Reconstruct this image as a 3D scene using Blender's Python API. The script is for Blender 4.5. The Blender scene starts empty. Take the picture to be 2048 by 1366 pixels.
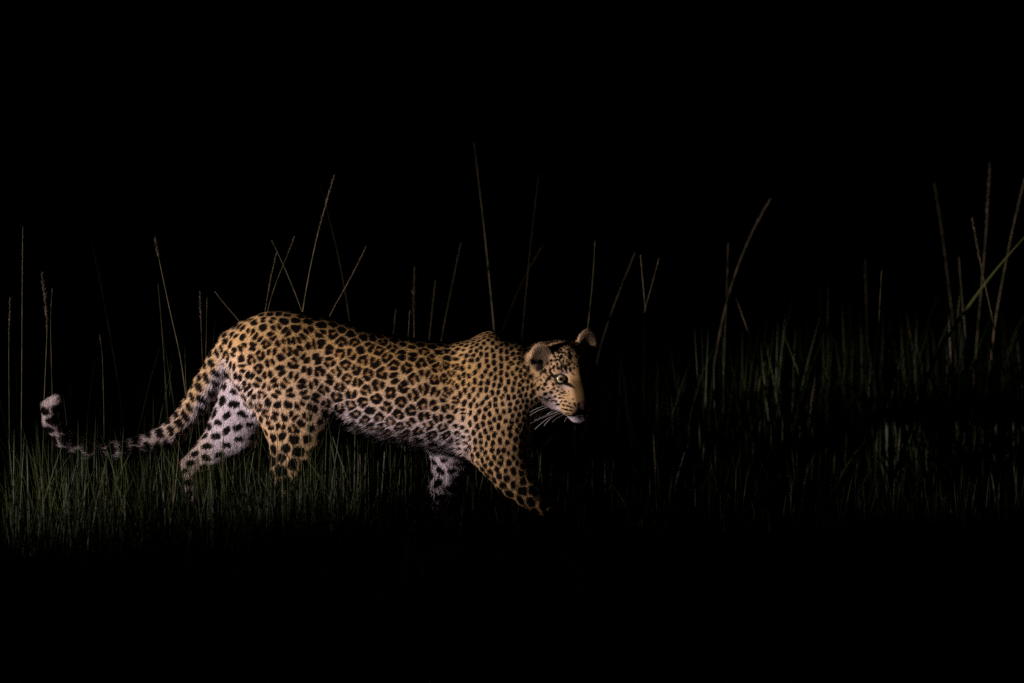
import bpy, math, random
import numpy as np
from mathutils import Vector
from mathutils.bvhtree import BVHTree

rng = np.random.default_rng(7)
random.seed(7)
R = math.radians
scene = bpy.context.scene
COL = scene.collection

# ---------------------------------------------------------------- camera
CAM = np.array([0.0, -16.0, 1.5])
PITCH = R(3.08)
FPX = 9600.0                       # focal length in photograph pixels (2048 wide)
cd = bpy.data.cameras.new('camera'); cam = bpy.data.objects.new('camera', cd); COL.objects.link(cam)
cam.location = CAM; cam.rotation_euler = (math.pi / 2 - PITCH, 0, 0)
cd.sensor_width = 36.0; cd.lens = 36.0 * FPX / 2048.0
cd.clip_start = 0.1; cd.clip_end = 3000
cd.dof.use_dof = True; cd.dof.focus_distance = 15.95; cd.dof.aperture_fstop = 1.9
scene.camera = cam

# ---------------------------------------------------------------- night sky and spotlight beam
w = bpy.data.worlds.new('World'); scene.world = w; w.use_nodes = True
nt = w.node_tree
sky = nt.nodes.new('ShaderNodeTexSky'); sky.sky_type = 'NISHITA'; sky.sun_disc = False
sky.sun_elevation = R(-8.0); sky.sun_rotation = R(200)
nt.links.new(sky.outputs[0], nt.nodes['Background'].inputs[0])
nt.nodes['Background'].inputs[1].default_value = 0.05

SPOT_AZ = R(58.5)
SPOT_DIST = 11.0
AIM = Vector((-0.50, 0.0, 0.78))
sl = bpy.data.lights.new('spotlight', 'SPOT'); so = bpy.data.objects.new('spotlight', sl); COL.objects.link(so)
so.location = (AIM.x - math.sin(SPOT_AZ) * SPOT_DIST, AIM.y - math.cos(SPOT_AZ) * SPOT_DIST, 0.75)
so.rotation_euler = (AIM - so.location).to_track_quat('-Z', 'Y').to_euler()
sl.energy = 9300; sl.color = (1.0, 0.85, 0.84)
sl.spot_size = R(10.6); sl.spot_blend = 1.0; sl.shadow_soft_size = 0.06

scene.view_settings.view_transform = 'Standard'; scene.view_settings.look = 'None'
scene.view_settings.gamma = 1.0; scene.view_settings.exposure = 0.0
scene.view_settings.use_curve_mapping = False
scene.render.engine = 'CYCLES'
scene.cycles.use_denoising = False
scene.cycles.max_bounces = 4; scene.cycles.diffuse_bounces = 2

# ---------------------------------------------------------------- helpers
def P(px, py, Y=0.0):
    """photograph pixel -> point on the upright plane at depth Y"""
    a = (px - 1024.0) / FPX; b = (683.0 - py) / FPX
    d = np.array([a, math.cos(PITCH) + b * math.sin(PITCH), -math.sin(PITCH) + b * math.cos(PITCH)])
    return CAM + d * ((Y - CAM[1]) / d[1])

def sst(a, b, x):
    t = np.clip((x - a) / (b - a), 0, 1); return t * t * (3 - 2 * t)

def nrm(v):
    return v / np.maximum(np.linalg.norm(v, axis=-1, keepdims=True), 1e-9)

def mesh_np(name, verts, faces, mat, parent=None, smooth=True):
    """verts (n,3), faces (m,k) numpy -> mesh object"""
    verts = np.asarray(verts, np.float32); faces = np.asarray(faces, np.int32)
    me = bpy.data.meshes.new(name)
    m, k = faces.shape
    me.vertices.add(len(verts)); me.vertices.foreach_set('co', verts.ravel())
    me.loops.add(m * k); me.loops.foreach_set('vertex_index', faces.ravel())
    me.polygons.add(m)
    me.polygons.foreach_set('loop_start', np.arange(0, m * k, k, dtype=np.int32))
    me.polygons.foreach_set('loop_total', np.full(m, k, np.int32))
    me.polygons.foreach_set('use_smooth', np.full(m, smooth))
    me.update(calc_edges=True)
    o = bpy.data.objects.new(name, me); COL.objects.link(o)
    if mat: me.materials.append(mat)
    if parent: o.parent = parent
    return o

def add_color(o, cols, name='coat'):
    at = o.data.attributes.new(name, 'FLOAT_COLOR', 'POINT')
    c = np.ones((len(cols), 4), np.float32); c[:, :3] = cols
    at.data.foreach_set('color', c.ravel())

def add_vec(o, v, name='lay'):
    at = o.data.attributes.new(name, 'FLOAT_VECTOR', 'POINT')
    at.data.foreach_set('vector', np.asarray(v, np.float32).ravel())

def tube(pts, rads, n=5):
    pts = np.asarray(pts, float); rads = np.asarray(rads, float)
    t = nrm(np.gradient(pts, axis=0))
    ref = np.array([0.13, 1.0, 0.07])
    a = nrm(np.cross(t, ref)); b = np.cross(t, a)
    ang = np.linspace(0, 2 * math.pi, n, endpoint=False)
    v = pts[:, None, :] + rads[:, None, None] * (np.cos(ang)[None, :, None] * a[:, None, :] + np.sin(ang)[None, :, None] * b[:, None, :])
    f = []
    for i in range(len(pts) - 1):
        for j in range(n):
            k = (j + 1) % n
            f.append((i * n + j, i * n + k, (i + 1) * n + k, (i + 1) * n + j))
    return v.reshape(-1, 3), np.array(f)

def new_mat(name, rough=0.7, spec=0.2):
    m = bpy.data.materials.new(name); m.use_nodes = True
    b = m.node_tree.nodes['Principled BSDF']
    b.inputs['Roughness'].default_value = rough
    b.inputs['Specular IOR Level'].default_value = spec
    return m, m.node_tree, b

def attr_node(nt, name):
    a = nt.nodes.new('ShaderNodeAttribute'); a.attribute_name = name; return a

# ---------------------------------------------------------------- materials
m_body, t, b = new_mat('leopard_skin', 0.85, 0.03)
a = attr_node(t, 'coat'); t.links.new(a.outputs['Color'], b.inputs['Base Color'])
m_fur, t, b = new_mat('leopard_fur', 0.85, 0.03)
a = attr_node(t, 'coat'); t.links.new(a.outputs['Color'], b.inputs['Base Color'])
a = attr_node(t, 'lay'); t.links.new(a.outputs['Vector'], b.inputs['Normal'])
m_whisker, t, b = new_mat('whisker_hair', 0.4, 0.4); b.inputs['Base Color'].default_value = (0.8, 0.76, 0.74, 1)

m_eye, t, b = new_mat('eye_iris', 0.06, 0.5)
tc = t.nodes.new('ShaderNodeTexCoord')
sep = t.nodes.new('ShaderNodeSeparateXYZ'); t.links.new(tc.outputs['Object'], sep.inputs[0])
cx = t.nodes.new('ShaderNodeCombineXYZ'); t.links.new(sep.outputs[0], cx.inputs[0]); t.links.new(sep.outputs[1], cx.inputs[1])
ln = t.nodes.new('ShaderNodeVectorMath'); ln.operation = 'LENGTH'; t.links.new(cx.outputs[0], ln.inputs[0])
nz = t.nodes.new('ShaderNodeTexNoise'); nz.inputs['Scale'].default_value = 420
t.links.new(tc.outputs['Object'], nz.inputs['Vector'])
ma = t.nodes.new('ShaderNodeMath'); ma.operation = 'MULTIPLY_ADD'
t.links.new(nz.outputs[0], ma.inputs[0]); ma.inputs[1].default_value = 0.0012; t.links.new(ln.outputs['Value'], ma.inputs[2])
dv = t.nodes.new('ShaderNodeMath'); dv.operation = 'DIVIDE'; dv.inputs[1].default_value = 0.02
t.links.new(ma.outputs[0], dv.inputs[0])
cr = t.nodes.new('ShaderNodeValToRGB'); t.links.new(dv.outputs[0], cr.inputs[0]); t.links.new(cr.outputs[0], b.inputs['Base Color'])
el = cr.color_ramp.elements
el[0].position = 0.0; el[0].color = (0.002, 0.002, 0.002, 1)
el[1].position = 0.29; el[1].color = (0.003, 0.003, 0.002, 1)
for p_, c_ in ((0.33, (0.20, 0.14, 0.06, 1)), (0.48, (0.40, 0.33, 0.19, 1)), (0.63, (0.48, 0.43, 0.30, 1)), (0.68, (0.02, 0.015, 0.01, 1))):
    e = el.new(p_); e.color = c_
b.inputs['Coat Weight'].default_value = 1.0; b.inputs['Coat Roughness'].default_value = 0.03

m_grass, t, b = new_mat('grass_blade', 0.55, 0.25)
a = attr_node(t, 'coat'); t.links.new(a.outputs['Color'], b.inputs['Base Color'])
m_stem, t, b = new_mat('dry_stem', 0.7, 0.15)
tc = t.nodes.new('ShaderNodeTexCoord'); nz = t.nodes.new('ShaderNodeTexNoise'); nz.inputs['Scale'].default_value = 22
t.links.new(tc.outputs['Object'], nz.inputs['Vector'])
cr = t.nodes.new('ShaderNodeValToRGB'); t.links.new(nz.outputs[0], cr.inputs[0]); t.links.new(cr.outputs[0], b.inputs['Base Color'])
cr.color_ramp.elements[0].position = 0.35; cr.color_ramp.elements[0].color = (0.036, 0.040, 0.014, 1)
cr.color_ramp.elements[1].position = 0.65; cr.color_ramp.elements[1].color = (0.13, 0.10, 0.058, 1)
m_seed, t, b = new_mat('seed_head', 0.8, 0.1)
tc = t.nodes.new('ShaderNodeTexCoord'); nz = t.nodes.new('ShaderNodeTexNoise'); nz.inputs['Scale'].default_value = 40
t.links.new(tc.outputs['Object'], nz.inputs['Vector'])
cr = t.nodes.new('ShaderNodeValToRGB'); t.links.new(nz.outputs[0], cr.inputs[0]); t.links.new(cr.outputs[0], b.inputs['Base Color'])
cr.color_ramp.elements[0].position = 0.3; cr.color_ramp.elements[0].color = (0.043, 0.035, 0.021, 1)
cr.color_ramp.elements[1].position = 0.7; cr.color_ramp.elements[1].color = (0.12, 0.093, 0.060, 1)
m_soil, t, b = new_mat('soil', 0.95, 0.05)
tc = t.nodes.new('ShaderNodeTexCoord'); nz = t.nodes.new('ShaderNodeTexNoise'); nz.inputs['Scale'].default_value = 9; nz.inputs['Detail'].default_value = 8
t.links.new(tc.outputs['Object'], nz.inputs['Vector'])
cr = t.nodes.new('ShaderNodeValToRGB'); t.links.new(nz.outputs[0], cr.inputs[0]); t.links.new(cr.outputs[0], b.inputs['Base Color'])
cr.color_ramp.elements[0].color = (0.012, 0.010, 0.006, 1); cr.color_ramp.elements[1].color = (0.05, 0.04, 0.024, 1)
bp = t.nodes.new('ShaderNodeBump'); bp.inputs['Strength'].default_value = 0.8; t.links.new(nz.outputs[0], bp.inputs['Height']); t.links.new(bp.outputs[0], b.inputs['Normal'])

# ---------------------------------------------------------------- ground
n = 60
gx = np.sign(np.linspace(-1, 1, n)) * np.abs(np.linspace(-1, 1, n)) ** 3 * 900
gy = np.sign(np.linspace(-1, 1, n)) * np.abs(np.linspace(-1, 1, n)) ** 3 * 900
GX, GY = np.meshgrid(gx, gy, indexing='ij')
GZ = 0.012 * np.sin(GX * 1.7) * np.cos(GY * 1.3) - 0.012
gi = np.arange(n * n).reshape(n, n)
gf = np.stack([gi[:-1, :-1], gi[1:, :-1], gi[1:, 1:], gi[:-1, 1:]], -1).reshape(-1, 4)
ground = mesh_np('ground', np.stack([GX, GY, GZ], -1).reshape(-1, 3), gf, m_soil)
ground['kind'] = 'structure'; ground['label'] = 'dark bare soil under the grass'; ground['category'] = 'ground'

# ================================================================ LEOPARD
# head frame: s = animal's right (towards the beam), u = up, f = forward
PHI, HPITCH, HROLL = R(24), R(19), R(8)
HO = P(1147, 750, -0.12)
f0 = np.array([math.sin(PHI), -math.cos(PHI), 0]); zz = np.array([0, 0, 1.0])
Hf = f0 * math.cos(HPITCH) - zz * math.sin(HPITCH); Hu = f0 * math.sin(HPITCH) + zz * math.cos(HPITCH)
Hs = np.cross(Hf, Hu)
Hs, Hu = Hs * math.cos(HROLL) - Hu * math.sin(HROLL), Hu * math.cos(HROLL) + Hs * math.sin(HROLL)
HM = np.stack([Hs, Hu, Hf])            # rows
def H(s, u, f): return HO + s * Hs + u * Hu + f * Hf

PX = 1 / 600.0
prims = []      # dict(kind, ..., grp, flow, k)
def cone(A, B, ra, rb, grp, k=0.03, flat=1.0, flow=None, sub=False):
    A = np.asarray(A, float); B = np.asarray(B, float)
    prims.append(dict(t='c', A=A, B=B, ra=ra, rb=rb, flat=flat, grp=grp, k=k, flow=nrm(B - A) if flow is None else nrm(np.asarray(flow, float)), sub=sub))
def ell(C, r, grp, M=np.eye(3), k=0.03, flow=(-1, 0, 0), sub=False):
    prims.append(dict(t='e', C=np.asarray(C, float), r=np.asarray(r, float), M=np.asarray(M, float), grp=grp, k=k, flow=nrm(np.asarray(flow, float)), sub=sub))

# trunk profile: photograph pixels
TP = np.array([  # x, top, bottom, halfwidth(m)
    (452, 690, 712, .03), (462, 672, 740, .07), (480, 655, 775, .095), (510, 637, 810, .110), (545, 628, 835, .118), (600, 625, 848, .122),
    (650, 631, 850, .122), (700, 643, 858, .125), (750, 659, 871, .130), (800, 671, 881, .132), (850, 679, 891, .130),
    (900, 685, 903, .126), (950, 688, 912, .122), (1000, 688, 908, .110), (1030, 692, 890, .092), (1052, 705, 862, .06), (1064, 740, 820, .03)], float)
TX = (TP[:, 0] - 1024) * PX
TT = np.array([P(1024, y)[2] for y in TP[:, 1]]) ; TB = np.array([P(1024, y)[2] for y in TP[:, 2]])
fx = np.linspace(TX[0], TX[-1], 200)
def smooth_interp(x, y):
    v = np.interp(fx, x, y)
    k = np.hanning(13); k /= k.sum()
    vp = np.pad(v, 6, mode='edge'); return np.convolve(vp, k, 'valid')
FT, FB, FW = smooth_interp(TX, TT), smooth_interp(TX, TB), smooth_interp(TX, TP[:, 3])
prims.append(dict(t='trunk', grp='trunk', k=0.03, flow=nrm(np.array([-1, 0, -0.3])), sub=False))

# neck and shoulders
YN, YF = -0.082, 0.085
YH = -0.068
cone(P(960, 765, -.01), P(1070, 757, -0.025), .118, .100, 'neck', .05, .9, flow=(-1, .1, -.25))
cone(P(1060, 755, -0.03), H(0, -.015, -.115), .100, .080, 'neck', .05, .95, flow=(-.8, .4, -.4))
cone(P(1030, 800, -0.06), H(0, -.06, -.09), .085, .066, 'neck', .04, .95, flow=(-.4, .2, -.9))
cone(P(945, 730, .02), P(985, 703, .02), .060, .058, 'neck', .04, flow=(-1, 0, .1))          # far shoulder blade
cone(P(985, 703, .02), P(1050, 724, .0), .058, .05, 'neck', .04, flow=(-1, 0, .1))
cone(P(978, 740, YN + .02), P(1000, 840, YN), .078, .090, 'arm_near', .06, .62, flow=(-.15, 0, -1))
cone(P(1000, 840, YN), P(1002, 905, YN - .015), .090, .082, 'arm_near', .05, .62, flow=(-.1, 0, -1))
cone(P(1005, 905, YN - .015), P(1026, 950, YN - .02), .080, .066, 'arm_near', .03, .70, flow=(.2, 0, -1))
cone(P(1026, 950, YN - .02), P(1060, 990, YN - .03), .064, .050, 'arm_near', .02, .85)
# far fore leg
cone(P(950, 830, YF), P(905, 905, YF), .08, .062, 'arm_far', .05, .75, flow=(0, 0, -1))
cone(P(907, 905, YF), P(892, 965, YF), .066, .051, 'arm_far', .03, .85)
cone(P(892, 965, YF), P(878, 1012, YF), .050, .037, 'arm_far', .02, .85)
# near hind leg
cone(P(545, 715, YH * .6), P(592, 830, YH), .125, .098, 'thigh_near', .06, .6, flow=(-.1, 0, -1))
cone(P(592, 830, YH), P(598, 880, YH), .098, .084, 'thigh_near', .05, .65, flow=(0, 0, -1))
cone(P(595, 885, YH), P(580, 940, YH), .082, .060, 'shank_near', .03, .75)
cone(P(580, 940, YH), P(568, 995, YH), .058, .032, 'shank_near', .02, .85)
cone(P(566, 995, YH), P(582, 1043, YH), .030, .027, 'shank_near', .015)
# far hind leg
cone(P(514, 740, YF * .6), P(476, 850, YF), .105, .086, 'thigh_far', .05, .65, flow=(-.3, 0, -1))
cone(P(472, 860, YF), P(424, 905, YF), .083, .055, 'shank_far', .03, .75)
cone(P(424, 905, YF), P(384, 930, YF), .055, .035, 'shank_far', .02, .85)
cone(P(382, 930, YF), P(388, 1005, YF), .031, .027, 'shank_far', .015)
# paws: pad and four toes
def paw(C, fwd, grp):
    C = np.asarray(C, float); fwd = nrm(np.asarray(fwd, float)); side = nrm(np.cross(fwd, (0, 0, 1.0))); up = np.cross(side, fwd)
    M = np.stack([fwd, side, up])
    ell(C, (.050, .040, .030), grp, M, .02, flow=fwd)
    for i, o in enumerate((-.03, -.011, .011, .03)):
        ell(C + fwd * (.048 if 0 < i < 3 else .036) + side * o - up * .006, (.024, .0125, .018), grp, M, .006, flow=fwd)
def gz(px, Y, z):
    p = P(px, 1000, Y); p[2] = z; return p
paw(P(1083, 1012, YN - .03), (1, -.15, -.45), 'arm_near')
paw(gz(884, YF, .031), (1, -.1, 0), 'arm_far')
cone(P(878, 1012, YF), gz(878, YF, .05), .034, .034, 'arm_far', .015)
paw(gz(596, YH, .031), (1, 0, 0), 'shank_near')
paw(gz(400, YF, .033), (1, 0, -.1), 'shank_far')
cone(P(388, 1005, YF), gz(392, YF, .045), .027, .03, 'shank_far', .015)
# tail
TL = [(492, 672, .0, 29), (466, 690, .01, 27), (440, 726, .04, 25), (412, 772, .08, 24), (384, 818, .12, 22.5), (352, 858, .13, 21), (305, 886, .13, 20),
      (240, 900, .10, 19.5), (178, 899, .07, 19), (130, 877, .04, 18.5), (104, 845, .02, 17.5), (99, 816, .0, 16), (110, 803, -.01, 13)]
for (x0, y0, Y0, r0), (x1, y1, Y1, r1) in zip(TL[:-1], TL[1:]):
    cone(P(x0, y0, Y0), P(x1, y1, Y1), r0 * PX * 1.03, r1 * PX * 1.03, 'tail', .015)
# head
G = 'head'
def hell(s, u, f, r, k=.02, M=None, flow=None, sub=False, grp=G):
    ell(H(s, u, f), r, grp, HM if M is None else M, k, flow=(-Hf + Hu * .1) if flow is None else flow, sub=sub)
hell(0, .004, -.078, (.084, .072, .092), .04)
hell(0, .026, -.022, (.060, .046, .040), .03)
for sg in (1, -1):
    hell(sg * .066, -.036, -.052, (.043, .058, .060), .035, flow=-Hf + Hs * sg * .6 - Hu * .3)
    hell(sg * .044, .026, -.002, (.027, .013, .020), .016, flow=-Hf + Hs * sg * .4 + Hu)
    hell(sg * .050, -.026, .004, (.030, .016, .022), .018, flow=-Hf + Hs * sg)
for sg in (1, -1):
    hell(sg * .036, -.050, .012, (.030, .030, .028), .02, flow=-Hf + Hs * sg)
cone(H(0, .010, .004), H(0, -.048, .058), .033, .029, G, .025, flow=Hu - Hf * .6)
cone(H(0, -.048, .032), H(0, -.080, .048), .036, .036, G, .02, flow=Hu - Hf)
for sg in (1, -1):
    hell(sg * .0265, -.086, .050, (.036, .031, .038), .014, flow=-Hf + Hs * sg * .7 - Hu * .1)
    cone(H(sg * .058, -.083, -.055), H(sg * .020, -.104, .020), .034, .022, G, .03, flow=-Hf + Hs * sg * .4 - Hu * .4)
hell(0, -.120, .046, (.031, .025, .030), .010, flow=-Hf - Hu * .6)
hell(0, -.062, .078, (.0235, .014, .0135), .008)
hell(0, -.080, .080, (.011, .014, .010), .006)
# nostrils, mouth line, eye sockets
for sg in (1, -1):
    hell(sg * .0140, -.068, .091, (.006, .005, .008), .004, sub=True)
    hell(sg * .049, -.001, .0200, (.0225, .0165, .0145), .007, sub=True,
         M=np.stack([nrm(Hs * sg * .9 + Hu * .35 - Hf * .15), nrm(Hu - Hs * sg * .25), Hf]))
    cone(H(sg * .004, -.1075, .084), H(sg * .040, -.1130, .040), .0035, .003, G, .004, sub=True)
# ears
def ear(sg, S, U, F, tilt, nf, k=1.0):
    nf = nrm(Hf * nf[0] + Hs * nf[1] + Hu * .10)
    up = nrm(Hu * 1.0 + Hs * sg * tilt - nf * .0); up = nrm(up - nf * np.dot(up, nf)); sd = np.cross(up, nf)
    C = H(sg * S, U, F); M = np.stack([sd, up, nf])
    ell(C, (.0390 * k, .047 * k, .015), 'ear', M, .012, flow=up)
    ell(C - up * .030 * k - nf * .008, (.034 * k, .032 * k, .030), 'ear', M, .03, flow=up)
    ell(C + nf * .016 - up * .004, (.0315 * k, .040 * k, .010), 'ear', M, .006, flow=up, sub=True)
    ell(C + nf * .006 - up * .026 * k + sd * .002, (.012, .018, .018), 'ear', M, .006, flow=up, sub=True)
    return C, nf, up, sd
EAR = [ear(1, .086, .046, -.070, .0, (.85, .40)), ear(-1, .086, .070, -.086, .12, (.92, .15), .80)]

def pdist(p, Q):
    """approximate signed distance of points Q (...,3) to a primitive"""
    if p['t'] == 'c':
        ab = p['B'] - p['A']; L2 = ab @ ab
        q = Q - p['A']; tt = np.clip((q @ ab) / L2, 0, 1)
        q = q - tt[..., None] * ab
        fl = p['flat']
        d = np.sqrt(q[..., 0] ** 2 + (q[..., 1] / fl) ** 2 + q[..., 2] ** 2)
        return (d - (p['ra'] + tt * (p['rb'] - p['ra']))) * (fl if fl < 1 else 1)
    if p['t'] == 'e':
        q = (Q - p['C']) @ p['M'].T
        k0 = np.sqrt(((q / p['r']) ** 2).sum(-1)); k1 = np.sqrt(((q / p['r'] ** 2) ** 2).sum(-1))
        return k0 * (k0 - 1) / np.maximum(k1, 1e-6)
    x = Q[..., 0]
    T = np.interp(x, fx, FT); B = np.interp(x, fx, FB); W = np.interp(x, fx, FW)
    h = (T - B) / 2; c = (T + B) / 2
    zq = np.abs((Q[..., 2] - c) / h); yq = np.abs(Q[..., 1] / W)
    # widest below the middle of the flank
    ex_ = np.where(Q[..., 2] < c, 3.0, 2.3)
    rho = (zq ** ex_ + yq ** ex_) ** (1 / ex_)
    d = (rho - 1) * np.minimum(h, W)
    return np.maximum(d, np.maximum(fx[0] - x, x - fx[-1]))

def pbox(p):
    mg = p['k'] + .03
    if p['t'] == 'c':
        r = max(p['ra'], p['rb']) + mg
        return np.minimum(p['A'], p['B']) - r, np.maximum(p['A'], p['B']) + r
    if p['t'] == 'e':
        r = p['r'].max() + mg; return p['C'] - r, p['C'] + r
    return np.array([fx[0] - mg, -FW.max() - mg, FB.min() - mg]), np.array([fx[-1] + mg, FW.max() + mg, FT.max() + mg])

def axis(segs):
    out = [segs[0][0]]
    for a0, b0, s in segs:
        m_ = max(1, int(round((b0 - a0) / s))); out += list(a0 + (b0 - a0) * np.arange(1, m_ + 1) / m_)
    return np.array(out)
XS = axis([(-1.62, -.98, .0065), (-.98, .02, .0048), (.02, .36, .0025)])
YS = axis([(-.36, -.03, .0030), (-.03, .20, .0045), (.20, .36, .0065)])
ZS = axis([(-.03, .32, .0048), (.32, .76, .0028)])
D = np.full((len(XS), len(YS), len(ZS)), 1.0, np.float32)
for p in prims:
    lo, hi = pbox(p)
    sl_ = [slice(max(0, np.searchsorted(A, l) - 1), np.searchsorted(A, h_) + 1) for A, l, h_ in zip((XS, YS, ZS), lo, hi)]
    Q = np.stack(np.meshgrid(XS[sl_[0]], YS[sl_[1]], ZS[sl_[2]], indexing='ij'), -1)
    d = pdist(p, Q); k = p['k']; cur = D[tuple(sl_)]
    if p['sub']:
        d = -d; hh = np.maximum(k - np.abs(cur - d), 0) / k
        D[tuple(sl_)] = np.maximum(cur, d) + hh * hh * k * .25
    else:
        hh = np.maximum(k - np.abs(cur - d), 0) / k
        D[tuple(sl_)] = np.minimum(cur, d) - hh * hh * k * .25

def surface_nets(D):
    ins = D < 0
    cnt = sum(ins[i:ins.shape[0] - 1 + i, j:ins.shape[1] - 1 + j, k:ins.shape[2] - 1 + k].astype(np.int8) for i in (0, 1) for j in (0, 1) for k in (0, 1))
    act = (cnt > 0) & (cnt < 8)
    I = np.argwhere(act); ids = np.full(act.shape, -1, np.int32); ids[tuple(I.T)] = np.arange(len(I))
    acc = np.zeros((len(I), 3)); num = np.zeros(len(I))
    cs = [(0, 0, 0), (1, 0, 0), (0, 1, 0), (1, 1, 0), (0, 0, 1), (1, 0, 1), (0, 1, 1), (1, 1, 1)]
    ed = [(0, 1), (2, 3), (4, 5), (6, 7), (0, 2), (1, 3), (4, 6), (5, 7), (0, 4), (1, 5), (2, 6), (3, 7)]
    val = [D[tuple((I + c).T)].astype(float) for c in cs]
    pos = [np.stack([XS[I[:, 0] + c[0]], YS[I[:, 1] + c[1]], ZS[I[:, 2] + c[2]]], -1) for c in cs]
    for a_, b_ in ed:
        va, vb = val[a_], val[b_]; m_ = (va < 0) != (vb < 0)
        tt = va[m_] / (va[m_] - vb[m_])
        acc[m_] += pos[a_][m_] + tt[:, None] * (pos[b_][m_] - pos[a_][m_]); num[m_] += 1
    V = acc / num[:, None]
    F = []
    for ax in range(3):
        s0 = [slice(None)] * 3; s1 = [slice(None)] * 3; s0[ax] = slice(0, -1); s1[ax] = slice(1, None)
        e = np.argwhere(ins[tuple(s0)] != ins[tuple(s1)])
        o1, o2 = [x for x in range(3) if x != ax]
        e = e[(e[:, o1] > 0) & (e[:, o2] > 0) & (e[:, o1] < D.shape[o1] - 1) & (e[:, o2] < D.shape[o2] - 1)]
        d1 = np.zeros(3, int); d1[o1] = 1; d2 = np.zeros(3, int); d2[o2] = 1
        q = np.stack([ids[tuple((e - d1 - d2).T)], ids[tuple((e - d2).T)], ids[tuple(e.T)], ids[tuple((e - d1).T)]], -1)
        flip = ins[tuple(e.T)] ^ (ax == 1)
        q[~flip] = q[~flip][:, ::-1]
        F.append(q)
    return V, np.concatenate(F)
V, F = surface_nets(D)
del D
# keep the biggest connected piece, then relax
E = np.concatenate([F[:, [0, 1]], F[:, [1, 2]], F[:, [2, 3]], F[:, [3, 0]]])
lab = np.arange(len(V))
for _ in range(400):
    m_ = np.minimum(lab[E[:, 0]], lab[E[:, 1]]); old = lab.copy()
    np.minimum.at(lab, E[:, 0], m_); np.minimum.at(lab, E[:, 1], m_); lab = lab[lab]
    if (lab == old).all(): break
big = np.bincount(lab).argmax(); keep = lab == big
remap = np.cumsum(keep) - 1
F = remap[F[keep[F].all(1)]]; V = V[keep]
E = np.concatenate([F[:, [0, 1]], F[:, [1, 2]], F[:, [2, 3]], F[:, [3, 0]]])
def relax(V, it, lam):
    for _ in range(it):
        acc = np.zeros_like(V); c = np.zeros(len(V))
        for ax in range(3):
            acc[:, ax] = np.bincount(E[:, 0], V[E[:, 1], ax], len(V)) + np.bincount(E[:, 1], V[E[:, 0], ax], len(V))
        c = np.bincount(E[:, 0], minlength=len(V)) + np.bincount(E[:, 1], minlength=len(V))
        V = V + lam * (acc / c[:, None] - V)
    return V
V = relax(V, 3, .5)
def vnormals(V, F):
    fn = np.cross(V[F[:, 2]] - V[F[:, 0]], V[F[:, 3]] - V[F[:, 1]])
    N = np.zeros_like(V)
    for c in range(4):
        for ax in range(3): N[:, ax] += np.bincount(F[:, c], fn[:, ax], len(V))
    return nrm(N)
N = vnormals(V, F)
print('BODY', len(V), len(F))

# ---------------------------------------------------------------- region weights and fur flow
GR = ['trunk', 'neck', 'arm_near', 'arm_far', 'thigh_near', 'shank_near', 'thigh_far', 'shank_far', 'tail', 'head', 'ear']
def regions(Q):
    W = np.zeros((len(Q), len(GR))); FL = np.zeros((len(Q), 3)); tot = np.zeros(len(Q))
    for p in prims:
        if p['sub']: continue
        lo, hi = pbox(p)
        m_ = ((Q > lo) & (Q < hi)).all(1)
        if not m_.any(): continue
        d = pdist(p, Q[m_]); wt = np.exp(-np.clip(d, -.02, 1) / .012)
        W[m_, GR.index(p['grp'])] += wt; FL[m_] += wt[:, None] * p['flow']; tot[m_] += wt
    tot = np.maximum(tot, 1e-9)
    return W / W.sum(1, keepdims=True).clip(1e-9), FL
RW, FLOW = regions(V)
FLOW = nrm(FLOW - N * (FLOW * N).sum(1, keepdims=True))

def sines(Q, freq, seed, n_=5):
    r_ = np.random.default_rng(seed); out = np.zeros(len(Q))
    for _ in range(n_):
        k_ = r_.normal(size=3); k_ *= freq * r_.uniform(.6, 1.6) / np.linalg.norm(k_)
        out += np.sin(Q @ k_ + r_.uniform(0, 6.28))
    return out / n_

def trunk_t(Q):
    T = np.interp(Q[:, 0], fx, FT); B = np.interp(Q[:, 0], fx, FB)
    return (Q[:, 2] - B) / np.maximum(T - B, .02)

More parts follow.
